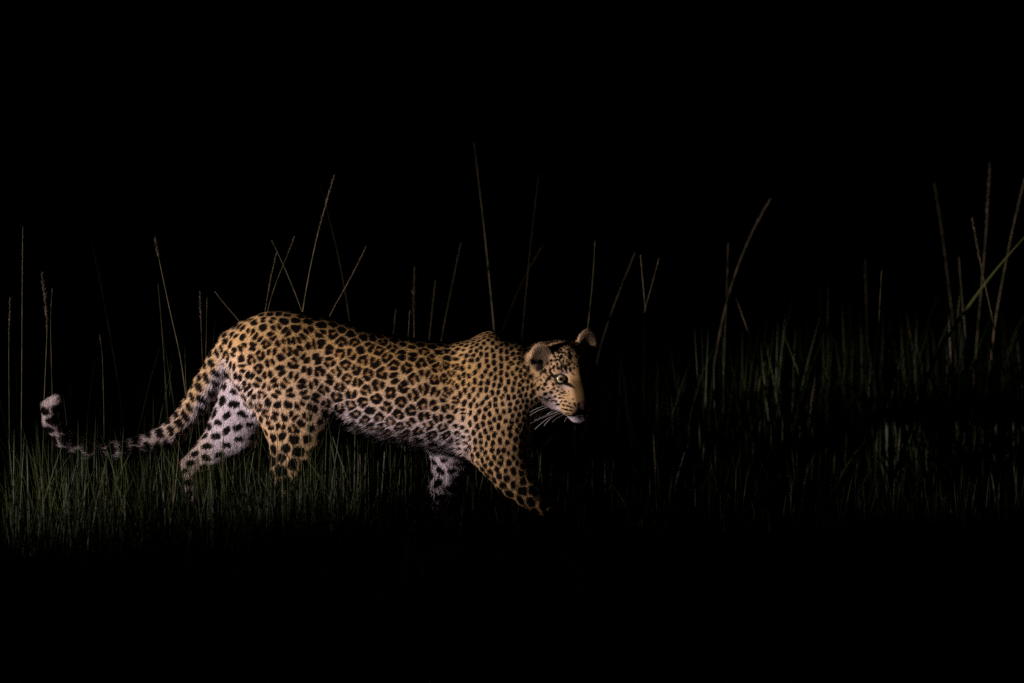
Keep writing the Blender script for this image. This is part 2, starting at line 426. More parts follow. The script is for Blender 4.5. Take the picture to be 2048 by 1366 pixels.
# ---------------------------------------------------------------- coat colour
GOLD = np.array([.44, .268, .102]); TAN = np.array([.55, .370, .215]); WHITE = np.array([.58, .50, .545]); BLACK = np.array([.006, .0045, .004])
def base_coat(Q, Nq, W):
    t = trunk_t(Q); n1 = sines(Q, 30, 3) * .10
    wt = {g: W[:, i] for i, g in enumerate(GR)}
    white = np.zeros(len(Q)); gold = np.zeros(len(Q))
    def put(g, wv, gv):
        nonlocal white, gold
        white = white + wt[g] * wv; gold = gold + wt[g] * gv
    side = np.clip(np.abs(Nq[:, 1]), 0, 1)
    put('trunk', np.maximum(sst(.46, .0, t + n1) * .9, sst(.3, .95, -Nq[:, 2])), sst(.38, .80, t + n1))
    put('neck', sst(.25, .8, -Nq[:, 2]), sst(.40, .75, t + n1) * .9 + .1)
    put('arm_near', sst(.15, .6, Nq[:, 1]), .62 + 0 * t)
    put('arm_far', sst(-.45, .15, -Nq[:, 1]) * .95, .3 + 0 * t)
    put('thigh_near', sst(.2, .6, Nq[:, 1]), .25 + .4 * sst(.35, .9, t))
    put('shank_near', sst(.2, .6, Nq[:, 1]), .25 + 0 * t)
    put('thigh_far', sst(-.4, .2, -Nq[:, 1]), .3 + 0 * t)
    put('shank_far', sst(-.2, .35, -Nq[:, 1]) * (.55 + .45 * sst(-1.04, -.98, Q[:, 0])), .3 + 0 * t)
    dist = sst(-1.05, -1.25, Q[:, 0])
    put('tail', np.maximum(sst(.05, .65, -Nq[:, 2] + .35 * Nq[:, 0]), dist * .75), .45 * (1 - dist))
    hq = (Q - HO) @ HM.T; s, u, f = np.abs(hq[:, 0]), hq[:, 1], hq[:, 2]
    hw = np.maximum(.80 * sst(-.020, -.085, u + n1 * .2) * sst(.035, .0, f), sst(-.110, -.116, u))
    hw = np.maximum(hw, .42 * sst(.026, .010, np.hypot((s - .046), (u + .020) * 1.5)))       # pale under the eye
    hw = np.maximum(hw, .25 * sst(.02, .008, np.hypot(s - .042, u - .024)))
    hw = hw * (1 - .85 * sst(.02, .06, f) * sst(-.096, -.060, u))
    put('head', hw, .22 + .45 * sst(.030, .012, s) * sst(-.03, .03, f) + .15 * sst(.02, .08, u) + .25 * sst(.02, .05, f))
    br = sst(.034, .020, s) * sst(-.01, .01, f) * sst(.02, -.005, u) * (1 - sst(-.100, -.112, u))
    put('ear', .12 + 0 * t, .75 + 0 * t)
    white = np.clip(white, 0, 1)[:, None]; gold = np.clip(gold, 0, 1)[:, None]
    c = TAN * (1 - gold) + GOLD * gold
    c = c * (1 - white) + WHITE * white
    brd = (br * wt['head'])[:, None] * .95
    c = c * (1 - brd) + np.array([.100, .064, .025]) * brd * (1 + .25 * sines(Q, 900, 21)[:, None])
    c = c * (1 - .14 * wt['head'][:, None])
    return c, white[:, 0]

# ---------------------------------------------------------------- spots
blobs = []     # (centre, a1, a2, r1, r2, normal)
rings = []     # (centre, radius, normal) tawny rosette fillings
def spacing(Q, W):
    t = trunk_t(Q); x = Q[:, 0]
    fr = sst(-.26, -.14, x); rump = sst(-.60, -.78, x) * sst(.45, .7, t)
    tr = .0345 - .0150 * fr - .0045 * rump
    tr = tr * (1 - .28 * sst(.86, .97, t)) - .003 * sst(.35, .1, t)
    vals = {'trunk': tr, 'neck': .0174 - .0028 * sst(-.02, .06, x), 'arm_near': .0184 + .015 * sst(.27, .12, Q[:, 2]), 'arm_far': .040, 'thigh_near': .0295 + .006 * sst(.4, .25, Q[:, 2]),
            'shank_near': .037, 'thigh_far': .042, 'shank_far': .034, 'tail': .031 + .006 * sst(-1.1, -1.3, x), 'head': .017, 'ear': .02}
    return sum(W[:, i] * vals[g] for i, g in enumerate(GR))
SPC = spacing(V, RW)
hqV = (V - HO) @ HM.T
face = ((RW[:, GR.index('head')] > .3) & (hqV[:, 2] > -.105)) | ((hqV[:, 2] > -.085) & (np.linalg.norm(hqV * np.array([1, .9, .6]), axis=1) < .135))
cand = rng.permutation(len(V))[:60000]
ok_v = ~(face | (RW[:, GR.index('ear')] > .35) | ((RW[:, GR.index('tail')] > .5) & (V[:, 0] < -1.47) & (V[:, 2] > .425)))
acc_p = np.zeros((6000, 3)); acc_s = np.zeros(6000); acc_i = np.zeros(6000, int); na = 0
for i in cand:
    if not ok_v[i]: continue
    if na:
        dd = ((acc_p[:na] - V[i]) ** 2).sum(1)
        if (dd < (np.minimum(acc_s[:na], SPC[i]) * .5 + .25 * (acc_s[:na] + SPC[i])) ** 2 * .92).any(): continue
    acc_p[na] = V[i]; acc_s[na] = SPC[i]; acc_i[na] = i; na += 1
def nearest(Q, Nq, C, CN, CS):
    """nearest spot centre of every point (points sorted by x)"""
    X = Q[:, 0]; best = np.full(len(Q), 1e3); idx = np.full(len(Q), -1)
    for k_ in range(len(C)):
        rm = CS[k_] * 1.6; i0, i1 = np.searchsorted(X, (C[k_, 0] - rm, C[k_, 0] + rm))
        q = Q[i0:i1] - C[k_]; d = (q * q).sum(1) + 1e-3 * (Nq[i0:i1] @ CN[k_] < -.2)
        b_ = d < best[i0:i1]; best[i0:i1][b_] = d[b_]; idx[i0:i1][b_] = k_
    return idx, best
od = np.argsort(V[:, 0]); Vs_, Ns_ = V[od], N[od]; wv_ = 1 / SPC[od] ** 2
acc_i = acc_i[:na]
for _ in range(4):                              # even the spots out over the skin
    C = V[acc_i]; idx, _b = nearest(Vs_, Ns_, C, N[acc_i], SPC[acc_i])
    m_ = (idx >= 0) & ok_v[od]; cnt_ = np.bincount(idx[m_], wv_[m_], na).clip(1e-9)
    mean = np.stack([np.bincount(idx[m_], wv_[m_] * Vs_[m_, a_], na) / cnt_ for a_ in range(3)], -1)
    dd = ((Vs_[m_] - mean[idx[m_]]) ** 2).sum(1); src = od[m_]; o2 = np.lexsort((dd, idx[m_]))
    u_, first = np.unique(idx[m_][o2], return_index=True)
    acc_i[u_] = src[o2][first]
CEN, CEN_N, CEN_S = V[acc_i], N[acc_i], SPC[acc_i]
for i in acc_i:
    sp = SPC[i]; nn = N[i]; fl = FLOW[i]; bt = np.cross(nn, fl); g = GR[RW[i].argmax()]; t_ = trunk_t(V[i:i + 1])[0]; x_ = V[i, 0]
    j = rng.normal
    def tang(v):
        v = v - nn * (v @ nn); return v / np.linalg.norm(v)
    ros = 0
    if g == 'trunk':
        ros = .92 * sst(.0, .12, t_) * (1 - sst(.86, .95, t_)) * (1 - sst(-.22, -.14, x_))
        if x_ < -.64: ros *= .95
    elif g == 'thigh_near': ros = .80 * sst(.30, .46, V[i, 2])
    elif g == 'neck': ros = .06
    if rng.random() < ros:
        nb = rng.choice([2, 3, 3, 4]) if x_ > -.6 else rng.choice([2, 2, 2, 3])
        if g != 'trunk': nb = rng.choice([2, 2, 3])
        Rr = sp * rng.uniform(.94, 1.08) * (.335, .40, .415)[nb - 2]
        tgf, rdf = ((1.32, .80), (.98, .66), (.76, .61))[nb - 2]
        ph = rng.uniform(0, 6.28); el_ = rng.uniform(.8, 1.1); a1 = tang(np.array([1.0, 0, .2 * j()])); a2 = np.cross(nn, a1)
        for q in range(nb):
            an = ph + q * 6.283 / nb + j() * .16
            rad = a1 * math.cos(an) / el_ + a2 * math.sin(an) * el_
            c = V[i] + rad * Rr; rd = nrm(rad); tg = np.cross(nn, rd)
            blobs.append((c, tg, rd, Rr * tgf * rng.uniform(.85, 1.18), Rr * rdf * rng.uniform(.85, 1.15), nn))
        rings.append((V[i], Rr, nn))
    else:
        if g == 'trunk' and t_ < .3: ax, r1, r2 = tang(np.array([1.0, 0, .12 * j()])), .42, .24
        elif g == 'trunk' and t_ > .86: ax, r1, r2 = tang(np.array([1.0, 0, 0])), .52, .36
        elif g in ('arm_far', 'thigh_far', 'shank_far'): ax, r1, r2 = tang(np.array([1.0, 0, .3 + .6 * j()])), .42, .25
        elif g in ('neck', 'arm_near'): ax, r1, r2 = tang(fl * .3 + np.array([.3 * j(), 0, -1.0])), .44, .26
        elif g == 'tail': ax, r1, r2 = bt, .37, .26
        elif g == 'trunk' and x_ > -.25: ax, r1, r2 = tang(np.array([.4 * j(), 0, 1.0])), .42, .26
        else: ax, r1, r2 = tang(np.array([.8 * j(), 0, 1.0])), .37, .30
        sc_ = rng.uniform(.85, 1.15) * (1.15 if g in ('arm_far', 'thigh_far', 'shank_far') else 1.6 if g not in ('trunk', 'thigh_near') else 1.35)
        a2 = np.cross(nn, ax)
        if rng.random() < .38 and g not in ('arm_far', 'tail'):      # two-lobed spot
            blobs.append((V[i] + ax * sp * .17, ax, a2, sp * .25 * sc_, sp * .22 * sc_, nn))
            blobs.append((V[i] - ax * sp * .17 + a2 * sp * .08 * j(), ax, a2, sp * .23 * sc_, sp * .24 * sc_, nn))
        else:
            blobs.append((V[i], ax, a2, sp * r1 * sc_, sp * r2 * sc_, nn))
print('SPOTS', na, len(blobs))

# face spots, read off the photograph and mirrored to the other half of the face
bvh = BVHTree.FromPolygons([tuple(v) for v in V], [tuple(int(i) for i in f) for f in F])
camR = np.array([1.0, 0, 0]); camU = np.array([0, math.sin(PITCH), math.cos(PITCH)])
def ray(px, py):
    p = P(px, py, 0.0); d = Vector(p - CAM).normalized()
    h, nn, i, _ = bvh.ray_cast(Vector(CAM), d, 40)
    return (None, None) if h is None else (np.array(h), np.array(nn))
FACE_A = [(265,115,14,28,0),(345,45,48,22,-20),(475,30,22,35,0),(565,35,10,14,0),(340,170,15,15,0),(460,185,32,42,15),(400,230,23,50,15),(265,230,22,32,0),(190,245,10,28,0),(160,170,12,18,0),(210,170,8,14,0),(75,160,20,80,0),(255,325,14,22,0),(355,325,35,33,0),(535,330,23,35,-15),(605,325,15,15,0),(650,390,20,13,0),(180,425,30,34,0),(215,395,22,24,0),(315,430,40,26,20),(430,408,16,20,0),(555,425,20,30,20),(510,430,9,24,35),(635,475,25,15,0),(500,510,38,26,20),(360,545,45,30,-15),(250,615,45,26,30),(375,655,66,22,30),(470,628,32,20,0),(585,608,26,24,-30),(675,558,20,14,0),(735,520,40,18,10),(785,490,14,20,-20),(735,445,14,10,0),(165,680,30,24,-25),(90,465,25,25,0),(125,320,12,35,0),(600,525,8,22,35),(675,640,22,15,0),(720,640,14,11,0),(765,645,18,10,0),(610,715,16,18,0),(535,690,30,9,0),(245,700,30,14,15),(265,755,25,13,15),(120,810,18,45,15),(40,580,25,35,0),
 (810,717,22,13,0),(900,762,16,9,0),(775,803,18,14,0),(862,825,28,15,10),(930,848,18,12,10),(985,865,18,8,20),(735,782,10,8,0),(760,885,30,9,12),(840,905,28,13,12),(920,925,25,10,12),(975,932,18,8,10),(1030,940,15,6,10),(860,985,30,8,8),(985,992,22,8,5),(1035,998,12,6,0),(640,785,30,15,0),(720,710,14,8,-40),(695,735,10,10,0),(975,660,20,11,25),(1020,790,12,28,-20),(830,530,18,7,-20),(880,480,7,20,0),(860,590,22,5,-20),(790,585,22,5,-10),(900,550,14,5,-30)]
FACE_B = [(780,410,22,9,0),(775,470,22,13,0),(815,520,15,25,15),(755,555,17,28,25),(865,550,30,20,-30),(940,525,20,18,0),(910,595,28,18,-30),(990,590,20,18,0),(1040,600,18,14,0),(1070,650,25,11,0),(780,635,18,17,0),(805,685,22,21,0),(880,672,14,18,0),(948,690,26,38,20),(1020,715,10,12,0),(720,775,24,19,0),(828,765,35,17,-22),(910,765,14,14,0),(935,800,11,30,-10),(997,795,19,30,5),(1070,780,16,28,25),(640,845,25,25,0),(725,860,14,14,0),(855,855,19,32,10),(780,920,18,33,25),(885,945,24,24,0),(950,905,18,45,28),(965,985,18,13,20),(1040,920,28,50,-10),(1065,1010,11,26,-25),(1145,965,19,35,-8),(705,990,21,35,10),(790,1000,9,13,0),(590,1000,24,30,0),(540,1025,21,21,0),(490,1080,17,28,15),(630,1075,13,18,0),(740,1060,17,20,0),(1205,1055,12,15,0),(1240,1085,10,17,0),(500,935,17,17,0),(565,860,11,11,0),(895,420,30,10,0),(960,450,25,8,-15),(880,475,25,16,0),(1105,390,28,11,0),(1215,410,28,9,10),(1200,480,32,14,10),(1110,520,35,14,5),(1270,445,20,9,10),(1220,555,25,8,0),(1270,670,20,15,0),(1205,640,16,13,0),(1150,690,30,42,0),(1130,600,28,24,0),(1070,520,18,12,0),(1330,820,24,18,0),(1390,890,24,20,0),(1250,840,19,16,0),(1120,840,24,34,10),(1180,800,18,18,0),(1300,890,14,14,0),(1230,930,18,18,0),(1320,520,20,9,10),(740,610,19,14,0),(1050,350,24,6,0),(980,320,18,6,0),(850,335,16,7,0),(690,915,12,14,0),(660,760,10,10,0),(1010,480,18,8,0),(1300,600,16,10,0),(430,1010,9,9,0),(640,1140,9,11,0)]
fpts = [(1060 + x * .0878, 740 + y * .0878, a_ * (.0878 if y < 690 else .115), b_ * (.0878 if y < 690 else .115), an) for x, y, a_, b_, an in FACE_A] + \
       [(1040 + x * .0879, 655 + y * .0879, a_ * .103, b_ * .103, an) for x, y, a_, b_, an in FACE_B]
HMIR = np.eye(3) - 2 * np.outer(Hs, Hs)
for px_, py_, a_, b_, an in fpts:
    h, nn = ray(px_, py_)
    if h is None or abs(h[1] - HO[1]) > .25: continue
    ca, sa = math.cos(R(an)), math.sin(R(an))
    a1 = camR * ca - camU * sa; a2 = camR * sa + camU * ca
    blobs.append((h, a1, a2, a_ * PX * 1.28, b_ * PX * 1.28, nn))
    hs = (h - HO) @ Hs
    if hs > .012:
        blobs.append((HO + HMIR @ (h - HO), HMIR @ a1, HMIR @ a2, a_ * PX * 1.28, b_ * PX * 1.28, HMIR @ nn))

BC = np.array([b_[0] for b_ in blobs]); 
def coat(Q, Nq, W):
    base, white = base_coat(Q, Nq, W)
    order = np.argsort(Q[:, 0]); X = Q[order, 0]; Qs = Q[order]; Ns = Nq[order]; Ws_ = W[order]
    warp = sines(Qs, 330, 11) * .30 + sines(Qs, 700, 12) * .14
    dark = np.zeros(len(Q)); fill = np.zeros(len(Q))
    for c, a1, a2, r1, r2, nn in blobs:
        rm = max(r1, r2) * 1.35
        i0, i1 = np.searchsorted(X, (c[0] - rm, c[0] + rm))
        if i0 == i1: continue
        q = Qs[i0:i1] - c
        m_ = (np.abs(q[:, 2]) < rm) & (np.abs(q[:, 1]) < rm * 1.6) & (Ns[i0:i1] @ nn > -.1)
        ii = np.nonzero(m_)[0]
        if not len(ii): continue
        q = q[ii]; ii = ii + i0
        dd = np.sqrt((q @ a1 / r1) ** 2 + (q @ a2 / r2) ** 2)
        dark[ii] = np.maximum(dark[ii], sst(1.30, 1.0, dd + warp[ii]))
    idx, _b = nearest(Qs, Ns, CEN, CEN_N, CEN_S)
    acc = np.zeros(len(Q))
    for k_ in range(len(CEN)):
        rm = CEN_S[k_] * 2.2; i0, i1 = np.searchsorted(X, (CEN[k_, 0] - rm, CEN[k_, 0] + rm))
        me_ = idx[i0:i1]; m_ = (me_ != k_) & (me_ >= 0); m_ &= ((Qs[i0:i1] - CEN[k_]) ** 2).sum(1) < rm * rm
        ii = np.nonzero(m_)[0] + i0
        c1 = CEN[idx[ii]]; dv_ = CEN[k_] - c1; L_ = np.linalg.norm(dv_, axis=1)
        e_ = (((c1 + CEN[k_]) * .5 - Qs[ii]) * dv_).sum(1) / L_ + 5 * (CEN_N[idx[ii]] @ CEN_N[k_] < -.1)
        acc[ii] += np.exp(-e_ / .0016)
    edge = -.0016 * np.log(acc.clip(1e-12)); gap = np.where(idx >= 0, CEN_S[idx] * .072, .001)
    isB = 1 - np.clip((Ws_[:, GR.index('head')] + Ws_[:, GR.index('ear')]) * 3, 0, 1)
    cell = sst(.35, 1.25, (edge + warp * .003) / gap)
    dark = dark * (isB * cell + 1 - isB)
    for c, r_, nn in rings:
        i0, i1 = np.searchsorted(X, (c[0] - r_, c[0] + r_))
        q = Qs[i0:i1] - c; dd = np.linalg.norm(q, axis=1)
        fill[i0:i1] = np.maximum(fill[i0:i1], sst(r_ * 1.1, r_ * .6, dd) * (Ns[i0:i1] @ nn > 0))
    inv = np.empty(len(Q), int); inv[order] = np.arange(len(Q)); dark = dark[inv]; fill = fill[inv]
    base = base * (1 - fill[:, None] * (1 - np.array([.70, .58, .42])))
    hq = (Q - HO) @ HM.T; s, u, f = np.abs(hq[:, 0]), hq[:, 1], hq[:, 2]
    isH = W[:, GR.index('head')] + W[:, GR.index('ear')]
    # eye rims with the tear line, nose leather, mouth line
    ex = (s - .049); eu = u - .02 * 0 - ex * .38
    eu = u - ex * np.where(ex < 0, .75, .28)
    rim = sst(1.10, .90, np.sqrt((ex / .0245) ** 2 + (eu / (.0160 * (1 - .55 * np.clip(-ex / .022, 0, 1)))) ** 2)) * (f > -.02)
    tear = sst(1.1, .8, np.sqrt(((s - .0260) / .0055) ** 2 + ((u + .0140 + (.0260 - s) * 1.1) / .0045) ** 2)) * (f > -.01)
    outer = sst(1.1, .8, np.sqrt(((s - .071) / .009) ** 2 + ((u - .008) / .005) ** 2)) * (f > -.03)
    rim = np.maximum(rim, sst(.0245, .0225, np.sqrt(ex ** 2 + (u + .001) ** 2 + (f - .0035) ** 2)))
    dark = np.maximum(dark, np.maximum(np.maximum(rim, tear), outer) * (isH > .3))
    mouth = sst(.0055, .0025, np.abs(u + .1095 + s * .05)) * (f > .035) * (s < .042)
    dark = np.maximum(dark, mouth * (isH > .3) * .9)
    col = base * (1 - dark[:, None]) + BLACK * dark[:, None]
    nose = (isH > .3) * sst(.066, .076, f) * sst(.0245, .0195, s + .45 * np.clip(-.066 - u, 0, 1)) * sst(-.096, -.086, u) * sst(-.049, -.057, u + .25 * s)
    col = col * (1 - nose[:, None]) + np.array([.045, .026, .022]) * nose[:, None]
    # ears: black backs, greyish hollow
    for (C, nf, up, sd) in EAR:
        q = Q - C; r_ = np.sqrt((q @ sd / .046) ** 2 + (q @ up / .056) ** 2 + (q @ nf / .05) ** 2); we = sst(1.1, .9, r_) * (W[:, GR.index('ear')] > .3)
        back = we * sst(.1, -.35, Nq @ nf) * sst(-.03, -.01, q @ up)
        col = col * (1 - back[:, None]) + BLACK * 2 * back[:, None]
        inn = we * sst(.2, .7, Nq @ nf) * sst(1.0, .75, np.sqrt((q @ sd / .034) ** 2 + (q @ up / .044) ** 2))
        col = col * (1 - inn[:, None]) + np.array([.12, .080, .050]) * inn[:, None]
        hole = we * sst(1.1, .7, np.sqrt(((q @ sd) / .013) ** 2 + ((q @ up + .026) / .019) ** 2)) * (Nq @ nf > -.3)
        col = col * (1 - hole[:, None]) + np.array([.014, .011, .009]) * hole[:, None]
    return col, white, nose, rim * (isH > .3)

leopard = bpy.data.objects.new('leopard', None); COL.objects.link(leopard)
leopard['label'] = 'spotted leopard walking through dark grass with its head turned to look out'
leopard['category'] = 'leopard'
colV, _, _, _ = coat(V, N, RW)
body = mesh_np('body', V, F, m_body, leopard)
add_color(body, colV)
body['label'] = 'golden spotted body with pale belly and long tail'

# ---------------------------------------------------------------- fur: one short tapering strand per root
T1 = np.concatenate([F[:, [0, 1, 2]], F[:, [0, 2, 3]]])
ar = np.linalg.norm(np.cross(V[T1[:, 1]] - V[T1[:, 0]], V[T1[:, 2]] - V[T1[:, 0]]), axis=1)
headw = RW[T1[:, 0], GR.index('head')] + RW[T1[:, 0], GR.index('ear')]
den = ar * (1 + 2.6 * headw) * np.where(N[T1[:, 0], 1] > .55, .45, 1.0)
NH = 560000
ti = np.searchsorted(np.cumsum(den) / den.sum(), rng.random(NH)).clip(0, len(T1) - 1)
r1, r2 = rng.random(NH), rng.random(NH); fl_ = r1 + r2 > 1; r1[fl_] = 1 - r1[fl_]; r2[fl_] = 1 - r2[fl_]
bw = np.stack([1 - r1 - r2, r1, r2], -1)[:, :, None]
tv = T1[ti]
root = (V[tv] * bw).sum(1); rn = nrm((N[tv] * bw).sum(1)); rf = (FLOW[tv] * bw).sum(1); rw_ = (RW[tv] * bw).sum(1)
rf = nrm(rf - rn * (rf * rn).sum(1, keepdims=True))
hc, hwhite, hnose, hrim = coat(root, rn, rw_)
gi_ = {g: rw_[:, i] for i, g in enumerate(GR)}
tt_ = trunk_t(root)
lens = dict(trunk=.0095, neck=.0085, arm_near=.009, arm_far=.012, thigh_near=.0095, shank_near=.010, thigh_far=.015, shank_far=.013, tail=.016, head=.0075, ear=.015)
hl = .85 * sum(gi_[g] * l for g, l in lens.items())
hl = hl + (gi_['trunk'] + gi_['neck'] * .5) * (.018 * sst(.22, .02, tt_) + .010 * sst(.3, .9, -rn[:, 2])) + gi_['tail'] * .016 * sst(0, .7, -rn[:, 2]) * (root[:, 0] > -1.2)
hl = hl + .010 * (gi_['arm_far'] + gi_['thigh_far']) * sst(.2, .7, -rn[:, 2])
hl = hl * rng.uniform(.65, 1.25, NH)
hqr = (root - HO) @ HM.T
hl = hl * (1 - .55 * gi_['head'] * sst(-.01, .05, hqr[:, 2]) * sst(-.112, -.10, hqr[:, 1])) + .006 * gi_['head'] * sst(-.10, -.12, hqr[:, 1])
lift = .15 + .18 * hwhite + .30 * gi_['trunk'] * sst(.2, .05, tt_) + .25 * gi_['ear']
kp = (hnose < .3) & (hrim < .35)
root, rn, rf, hc, hl, lift = root[kp], rn[kp], rf[kp], hc[kp], hl[kp], lift[kp]
jit = rng.normal(size=root.shape) * .17
hd = nrm(rf + rn * lift[:, None] + jit)
sd_ = nrm(np.cross(hd, rn)); wd = np.where(hl < .008, .0007, .00085)[:, None]
v0 = root - rn * .001 - sd_ * wd; v1 = root - rn * .001 + sd_ * wd; v2 = root + hd * hl[:, None]
HV = np.stack([v0, v1, v2], 1).reshape(-1, 3); HF = np.arange(len(HV)).reshape(-1, 3)
fur = mesh_np('fur', HV, HF, m_fur, leopard)
fur['kind'] = 'stuff'
hc = hc * (1 + .22 * rng.normal(size=(len(hc), 1))).clip(.4, 1.6)
pale = (gi_['ear'][kp] > .5) & (rng.random(len(hc)) < .16); hc[pale] = hc[pale] * .5 + np.array([.19, .135, .085])
hc3 = np.repeat(hc, 3, 0); hc3[2::3] *= 1.08
add_color(fur, hc3.clip(0, .9))
hn = rn.copy(); hn[:, 2] = np.where(hn[:, 2] < 0, hn[:, 2] * .45, hn[:, 2])
hn = nrm(hn + rng.normal(size=rn.shape) * .22)
add_vec(fur, np.repeat(hn, 3, 0))

# ---------------------------------------------------------------- eyes
def sphere(r, nu=24, nv=16):
    v = [(0, 0, r)]
    for i in range(1, nv):
        for j in range(nu):
            th, ph = math.pi * i / nv, 2 * math.pi * j / nu
            v.append((r * math.sin(th) * math.cos(ph), r * math.sin(th) * math.sin(ph), r * math.cos(th)))
    v.append((0, 0, -r)); f = []
    for j in range(nu): f.append((0, 1 + j, 1 + (j + 1) % nu))
    for i in range(nv - 2):
        for j in range(nu):
            a_, b_ = 1 + i * nu + j, 1 + i * nu + (j + 1) % nu; f.append((a_, a_ + nu, b_)); f.append((b_, a_ + nu, b_ + nu))
    L = len(v) - 1
    for j in range(nu): f.append((L, L - nu + (j + 1) % nu, L - nu + j))
    return np.array(v), np.array(f)
for sg in (1, -1):
    v, f = sphere(.0205)
    e = mesh_np('eye', v, f, m_eye, leopard)
    e.location = H(sg * .049, -.001, .0035)
    look = nrm(Hf * .6 + Hs * sg * .08 + np.array([-.05, -.75, .03]))
    e.rotation_euler = Vector(look).to_track_quat('Z', 'Y').to_euler()

# ---------------------------------------------------------------- whiskers
WH = [[(690,850),(350,862),(0,1035)], [(690,822),(350,815),(0,962)], [(700,915),(350,1045),(100,1150)], [(705,930),(330,1075),(0,1218)],
      [(740,950),(400,1110),(110,1355)], [(765,958),(500,1085),(320,1270)], [(830,1000),(650,1075),(500,1195)], [(690,775),(520,730),(280,770)],
      [(700,880),(540,930),(380,1010)], [(870,1060),(820,1110),(790,1180)]]
for k_, (p0, p1, p2) in enumerate(WH):
    q = [(1060 + x * .0878, 740 + y * .0878) for x, y in (p0, p1, p2)]
    h, nn = ray(*q[0])
    if h is None: h = P(*q[0], HO[1])
    ys = [h[1] + .003, h[1] - .03 - .004 * (k_ % 3), h[1] - .035 - .008 * (k_ % 4)]
    A, B, C = [P(x, y, Y) for (x, y), Y in zip(q, ys)]
    B = 2 * B - .5 * (A + C)
    ts = np.linspace(0, 1, 9)[:, None]
    pts = (1 - ts) ** 2 * A + 2 * ts * (1 - ts) * B + ts ** 2 * C
    rad = np.linspace(.00075, .0003, 9)
    v, f = tube(pts, rad, 4)
    mesh_np('whisker', v, f, m_whisker, leopard)
    pm = HO + (pts[0] + (pts - pts[0]) * .5 - HO) @ HMIR.T                      # its twin on the far cheek
    v, f = tube(pm, rad, 4)
    mesh_np('whisker', v, f, m_whisker, leopard)

# ================================================================ GRASS
def blades(root, height, width, lean, curve, az, cols, seg=4):
    n_ = len(root)
    ts = np.linspace(0, 1, seg + 1)
    dirx = np.stack([np.cos(az), np.sin(az), 0 * az], -1)
    V_ = np.zeros((n_, 2 * seg + 1, 3)); C_ = np.zeros((n_, 2 * seg + 1, 3))
    wa = az + math.pi / 2 + rng.normal(size=n_) * .8
    side = np.stack([np.cos(wa), np.sin(wa), 0 * wa], -1)
    for k_, t in enumerate(ts):
        c = root + dirx * ((lean * t + curve * t * t) * height)[:, None] + np.array([0, 0, 1.0]) * (height * (t - .35 * np.abs(curve) * t * t))[:, None]
        w_ = width * (1 - t ** 1.6) * (.6 + .4 * min(1, t * 3))
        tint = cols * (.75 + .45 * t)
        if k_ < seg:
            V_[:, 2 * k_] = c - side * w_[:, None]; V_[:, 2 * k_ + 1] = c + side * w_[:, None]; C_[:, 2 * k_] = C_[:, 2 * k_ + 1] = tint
        else: V_[:, -1] = c; C_[:, -1] = tint
    fq = []
    for k_ in range(seg - 1):
        a_ = 2 * k_; fq += [(a_, a_ + 1, a_ + 3), (a_, a_ + 3, a_ + 2)]
    a_ = 2 * (seg - 1); fq.append((a_, a_ + 1, a_ + 2))
    fq = np.array(fq); st = 2 * seg + 1
    F_ = (fq[None] + (np.arange(n_) * st)[:, None, None]).reshape(-1, 3)
    return V_.reshape(-1, 3), F_, C_.reshape(-1, 3)

def clumped(n_, x0, x1, y0, y1, nc, spread):
    cx_ = rng.uniform(x0, x1, nc); cy_ = rng.uniform(y0, y1, nc); ci = rng.integers(0, nc, n_)
    x = cx_[ci] + rng.normal(size=n_) * spread; y = cy_[ci] + rng.normal(size=n_) * spread
    return np.stack([x, y, np.full(n_, -.02)], -1)
parts_ = []
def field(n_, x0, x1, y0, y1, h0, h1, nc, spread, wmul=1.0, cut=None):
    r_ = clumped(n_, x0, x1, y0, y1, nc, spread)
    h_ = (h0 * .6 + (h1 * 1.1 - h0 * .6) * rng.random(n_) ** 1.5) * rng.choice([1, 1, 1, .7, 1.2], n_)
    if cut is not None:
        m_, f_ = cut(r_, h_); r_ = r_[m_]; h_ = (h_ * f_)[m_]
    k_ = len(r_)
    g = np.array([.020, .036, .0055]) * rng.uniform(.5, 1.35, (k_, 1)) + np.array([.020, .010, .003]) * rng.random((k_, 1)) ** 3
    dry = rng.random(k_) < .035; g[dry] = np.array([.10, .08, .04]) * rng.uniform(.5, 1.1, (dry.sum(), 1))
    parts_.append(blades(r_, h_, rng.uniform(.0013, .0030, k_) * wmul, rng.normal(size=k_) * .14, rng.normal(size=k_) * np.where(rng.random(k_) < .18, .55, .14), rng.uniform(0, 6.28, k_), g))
def near_leopard(r_, h_):
    inside = (np.abs(r_[:, 1]) < .13) & (r_[:, 0] > -1.08) & (r_[:, 0] < .1)
    f_ = np.ones(len(r_))
    front = (r_[:, 1] < .0) & (r_[:, 1] > -3)
    cap = np.where(r_[:, 0] < -.95, .44, np.where(r_[:, 0] < -.5, .28, .18))
    f_ = np.where(front, np.minimum(1, cap / np.maximum(h_, .01) * rng.uniform(.6, 1.05, len(r_))), f_)
    f_ = np.where(inside, f_ * .5, f_)
    f_ = np.where(r_[:, 0] > .15, f_ * .38, f_)
    return np.ones(len(r_), bool), f_
field(6500, -2.3, 2.3, -1.2, .9, .20, .46, 330, .06, 1.0, near_leopard)
def behind(r_, h_):
    return np.ones(len(r_), bool), np.where((r_[:, 0] > .1) & (r_[:, 1] < 1.35), .42, 1.0)
field(12000, -2.6, 2.9, .7, 4.5, .26, .52, 460, .10, 1.15, behind)
field(7000, -3.5, 4.0, 4.0, 9.0, .30, .55, 260, .16, 1.3)
field(7000, -1.8, 1.8, -4.5, -1.1, .15, .28, 300, .09)
field(9000, -6.5, -1.6, -4.0, .6, .14, .30, 420, .10)
field(1200, -1.7, -.5, -.75, -.16, .20, .34, 100, .05)
